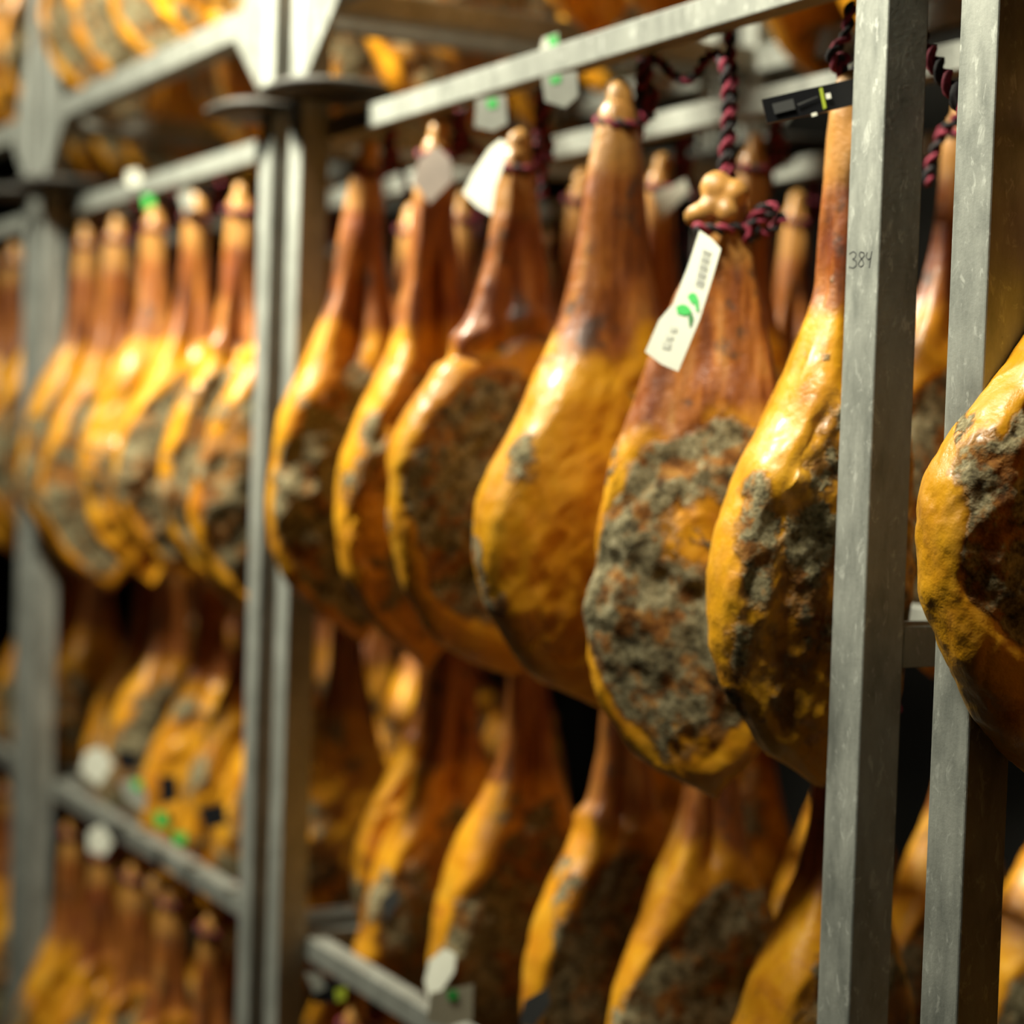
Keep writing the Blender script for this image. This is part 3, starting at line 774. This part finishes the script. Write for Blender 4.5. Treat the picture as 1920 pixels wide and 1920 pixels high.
mark(e, o, 'white_rivet', [(0.0093, 1.7597, 0.3620), (0.0142, 1.7568, 0.3639), (0.0153, 1.7562, 0.3605), (0.0104, 1.7590, 0.3586)], M['white'], lift=.0034)
mark(e, o, 'embossed_square', [(-0.0271, 1.7816, 0.3713), (-0.0078, 1.7704, 0.3777), (-0.0050, 1.7687, 0.3668), (-0.0242, 1.7799, 0.3605)], M['softblack'], lift=.0034)
mark(e, o, 'raised_line', [(-0.0036, 1.7680, 0.3721), (0.0150, 1.7571, 0.3813), (0.0156, 1.7568, 0.3802), (-0.0026, 1.7673, 0.3704)], M['softblack'], lift=.0034)
e, o = tag_thing('paper_tag', [(0.4001, 2.6966, 0.3974), (0.4215, 2.6681, 0.4084), (0.4336, 2.6519, 0.4188), (0.4378, 2.6463, 0.3994), (0.4223, 2.6670, 0.3730), (0.4108, 2.6822, 0.3522)], M['paper'], 'crumpled white tag on the ham hanging behind the barcode-tagged ham', 'tag', .0007)
e, o = tag_thing('plastic_tag', [(0.0307, 4.1522, 0.4962), (0.0438, 4.1228, 0.4890), (0.0448, 4.1205, 0.4685), (0.0339, 4.1449, 0.4651)], M['green'], 'bright green tag below the beam left of the twin posts', 'tag', .0007)
e, o = tag_thing('paper_tag', [(0.0342, 4.2806, 0.5586), (0.0482, 4.2490, 0.5613), (0.0542, 4.2355, 0.5349), (0.0432, 4.2603, 0.5224), (0.0346, 4.2796, 0.5316)], M['paper'], 'white tag sticking up over the beam left of the twin posts', 'tag', .0007)
e, o = tag_thing('paper_tag', [(0.0357, 3.9322, 0.4798), (0.0503, 3.8993, 0.4856), (0.0559, 3.8867, 0.4525), (0.0427, 3.9164, 0.4398)], M['greypaper'], 'pale grey tag between hocks just left of the twin posts', 'tag', .0007)
e, o = tag_thing('paper_tag', [(-0.0364, 4.2490, -0.7184), (-0.0099, 4.2188, -0.7032), (0.0070, 4.1853, -0.7363), (-0.0187, 4.2022, -0.7880), (-0.0471, 4.2497, -0.7592)], M['paper'], 'white tag just above the low beam at the left', 'tag', .0007)
e, o = tag_thing('paper_tag', [(-0.0993, 4.0043, -0.8444), (-0.0781, 3.9824, -0.8250), (-0.0622, 3.9501, -0.8586), (-0.0774, 3.9607, -0.8874), (-0.1012, 3.9945, -0.8813)], M['paper'], 'white tag hanging just below the low beam at the left', 'tag', .0007)
p0 = o+Vector((0, 0, 0)); d = Vector((.0560, p0.y+.02, -.9240))-p0
link('string', rope_meshes([(0, 0, 0), tuple(d*.5+Vector((0, 0, .008))), tuple(d)], .0012, .012)[1], None, e)
e, o = tag_thing('paper_tag', [(-0.0344, 4.0020, -0.7418), (-0.0041, 3.9649, -0.7316), (0.0046, 3.9433, -0.7618), (-0.0016, 3.9389, -0.7995), (-0.0284, 3.9819, -0.7778)], M['greypaper'], 'grey-white tag with a green dot above the low beam at the left', 'tag', .0007)
mark(e, o, 'green_dot', [(-0.0161, 3.9771, -0.7352), (-0.0009, 3.9569, -0.7349), (-0.0027, 3.9535, -0.7520), (-0.0156, 3.9701, -0.7541)], M['green'])
e, o = tag_thing('plastic_tag', [(-0.0186, 3.8202, -0.7736), (0.0046, 3.7897, -0.7727), (0.0015, 3.7852, -0.7985), (-0.0187, 3.8109, -0.8020)], M['green'], 'dull green tag above the low beam, left one of two', 'tag', .0007)
e, o = tag_thing('plastic_tag', [(-0.0185, 3.7133, -0.7942), (0.0025, 3.6858, -0.7924), (-0.0002, 3.6827, -0.8127), (-0.0154, 3.7014, -0.8174)], M['green'], 'dull green tag above the low beam, right one of two', 'tag', .0007)
e, o = tag_thing('plastic_clip', [(-0.0150, 3.8037, -0.6987), (0.0082, 3.7740, -0.6950), (0.0070, 3.7604, -0.7407), (-0.0167, 3.7873, -0.7548)], M['plastic'], 'upright black clip above the low beam between two green tags and a ham', 'clip', .006)
e, o = tag_thing('plastic_clip', [(-0.0077, 3.5854, -0.7244), (0.0257, 3.5460, -0.7091), (0.0269, 3.5317, -0.7473), (-0.0027, 3.5663, -0.7621)], M['plastic'], 'black clip above the low beam nearest the twin posts', 'clip', .006)
e, o = tag_thing('plastic_clip', [(-0.0019, 4.1369, -0.6969), (0.0345, 4.0876, -0.6990), (0.0267, 4.0857, -0.7362), (0.0019, 4.1193, -0.7347)], M['plastic'], 'black clip beside the white tag above the low beam', 'clip', .006)
e, o = tag_thing('paper_tag', [(0.0022, 2.5556, -0.7451), (0.0057, 2.5277, -0.7479), (-0.0010, 2.5182, -0.7697), (-0.0158, 2.5326, -0.8030), (-0.0239, 2.5536, -0.8155), (-0.0202, 2.5750, -0.7964), (-0.0103, 2.5813, -0.7675)], M['paper'], 'curled white tag standing up at the bottom beam right of the twin posts', 'tag', .0007)
e, o = tag_thing('plastic_tag', [(-0.0618, 2.4701, -0.7817), (-0.0168, 2.4279, -0.7625), (-0.0192, 2.4232, -0.8114), (-0.0450, 2.4471, -0.8249), (-0.0672, 2.4699, -0.8211)], M['beige'], 'beige tag with a green dot at the bottom edge below the curled white tag', 'tag', .0007)
mark(e, o, 'green_dot', [(-0.0456, 2.4527, -0.7758), (-0.0344, 2.4420, -0.7726), (-0.0347, 2.4404, -0.7858), (-0.0448, 2.4501, -0.7888)], M['green'])
e, o = tag_thing('plastic_clip', [(-0.0621, 2.9157, -0.8628), (-0.0184, 2.8556, -0.8733), (-0.0238, 2.8579, -0.9032), (-0.0545, 2.8975, -0.9106)], M['plastic'], 'black clip with a lime stripe under the bottom beam beside the twin posts', 'clip', .005)
mark(e, o, 'lime_stripe', [(-0.0322, 2.8696, -0.8841), (-0.0192, 2.8537, -0.8753), (-0.0209, 2.8526, -0.8953), (-0.0304, 2.8641, -0.9025)], M['lime'], lift=.0034)
mark(e, o, 'grey_print', [(-0.0647, 2.9162, -0.8644), (-0.0469, 2.8928, -0.8628), (-0.0416, 2.8821, -0.8838), (-0.0548, 2.8979, -0.8951)], M['greypaper'], lift=.0034)
e, o = tag_thing('plastic_clip', [(-0.0057, 2.2990, -0.7519), (0.0161, 2.2737, -0.7295), (0.0173, 2.2687, -0.7499), (0.0003, 2.2855, -0.7850), (-0.0115, 2.3012, -0.7844)], M['softblack'], 'dark slanting clip at the bottom edge between two lower hams', 'clip', .006)
e, o = tag_thing('plastic_clip', [(0.0199, 2.8175, -0.7357), (0.0378, 2.7983, -0.7076), (0.0411, 2.7899, -0.7314), (0.0248, 2.8057, -0.7674)], M['softblack'], 'dark clip between lower hams above the bottom beam', 'clip', .006)

# ------------------------------------------------------------------ gnarled bone end of the tagged ham
def blob(name, lumps, mat, parent, res=3):
    bm = bmesh.new()
    bmesh.ops.create_icosphere(bm, subdivisions=res+1, radius=1.0)
    V = np.array([v.co[:] for v in bm.verts])
    # surface of a union of soft balls along each direction from the centre
    out = np.zeros(len(V))
    for (c, r) in lumps:
        c = np.array(c); b = V@c; disc = b*b-(c@c-r*r)
        t = np.where(disc > 0, b+np.sqrt(np.clip(disc, 0, None)), 0)
        out = np.maximum(out, t)
    P = V*out[:, None]
    nz = fbm(P*70, 3, 3)
    P = P*(1+.10*nz[:, None])
    for v, p in zip(bm.verts, P): v.co = Vector(p)
    for f in bm.faces: f.smooth = True
    bmesh.ops.smooth_vert(bm, verts=bm.verts[:], factor=.5, use_axis_x=True, use_axis_y=True, use_axis_z=True)
    me = bpy.data.meshes.new(name); bm.to_mesh(me); bm.free()
    return link(name, me, mat, parent)
ham2 = [q for q in bpy.data.objects if q.get('label', '').startswith('mouldy grey-faced')][0]
kn = blob('bone_end', [((0, 0, 0), .024), ((-.004, -.006, .016), .021), ((.018, -.004, .010), .018), ((-.030, -.012, -.014), .014), ((-.012, -.016, -.010), .016), ((.012, -.014, -.012), .015)], M['bone'], ham2)
kn.location = (-.004, -.006, -.030)
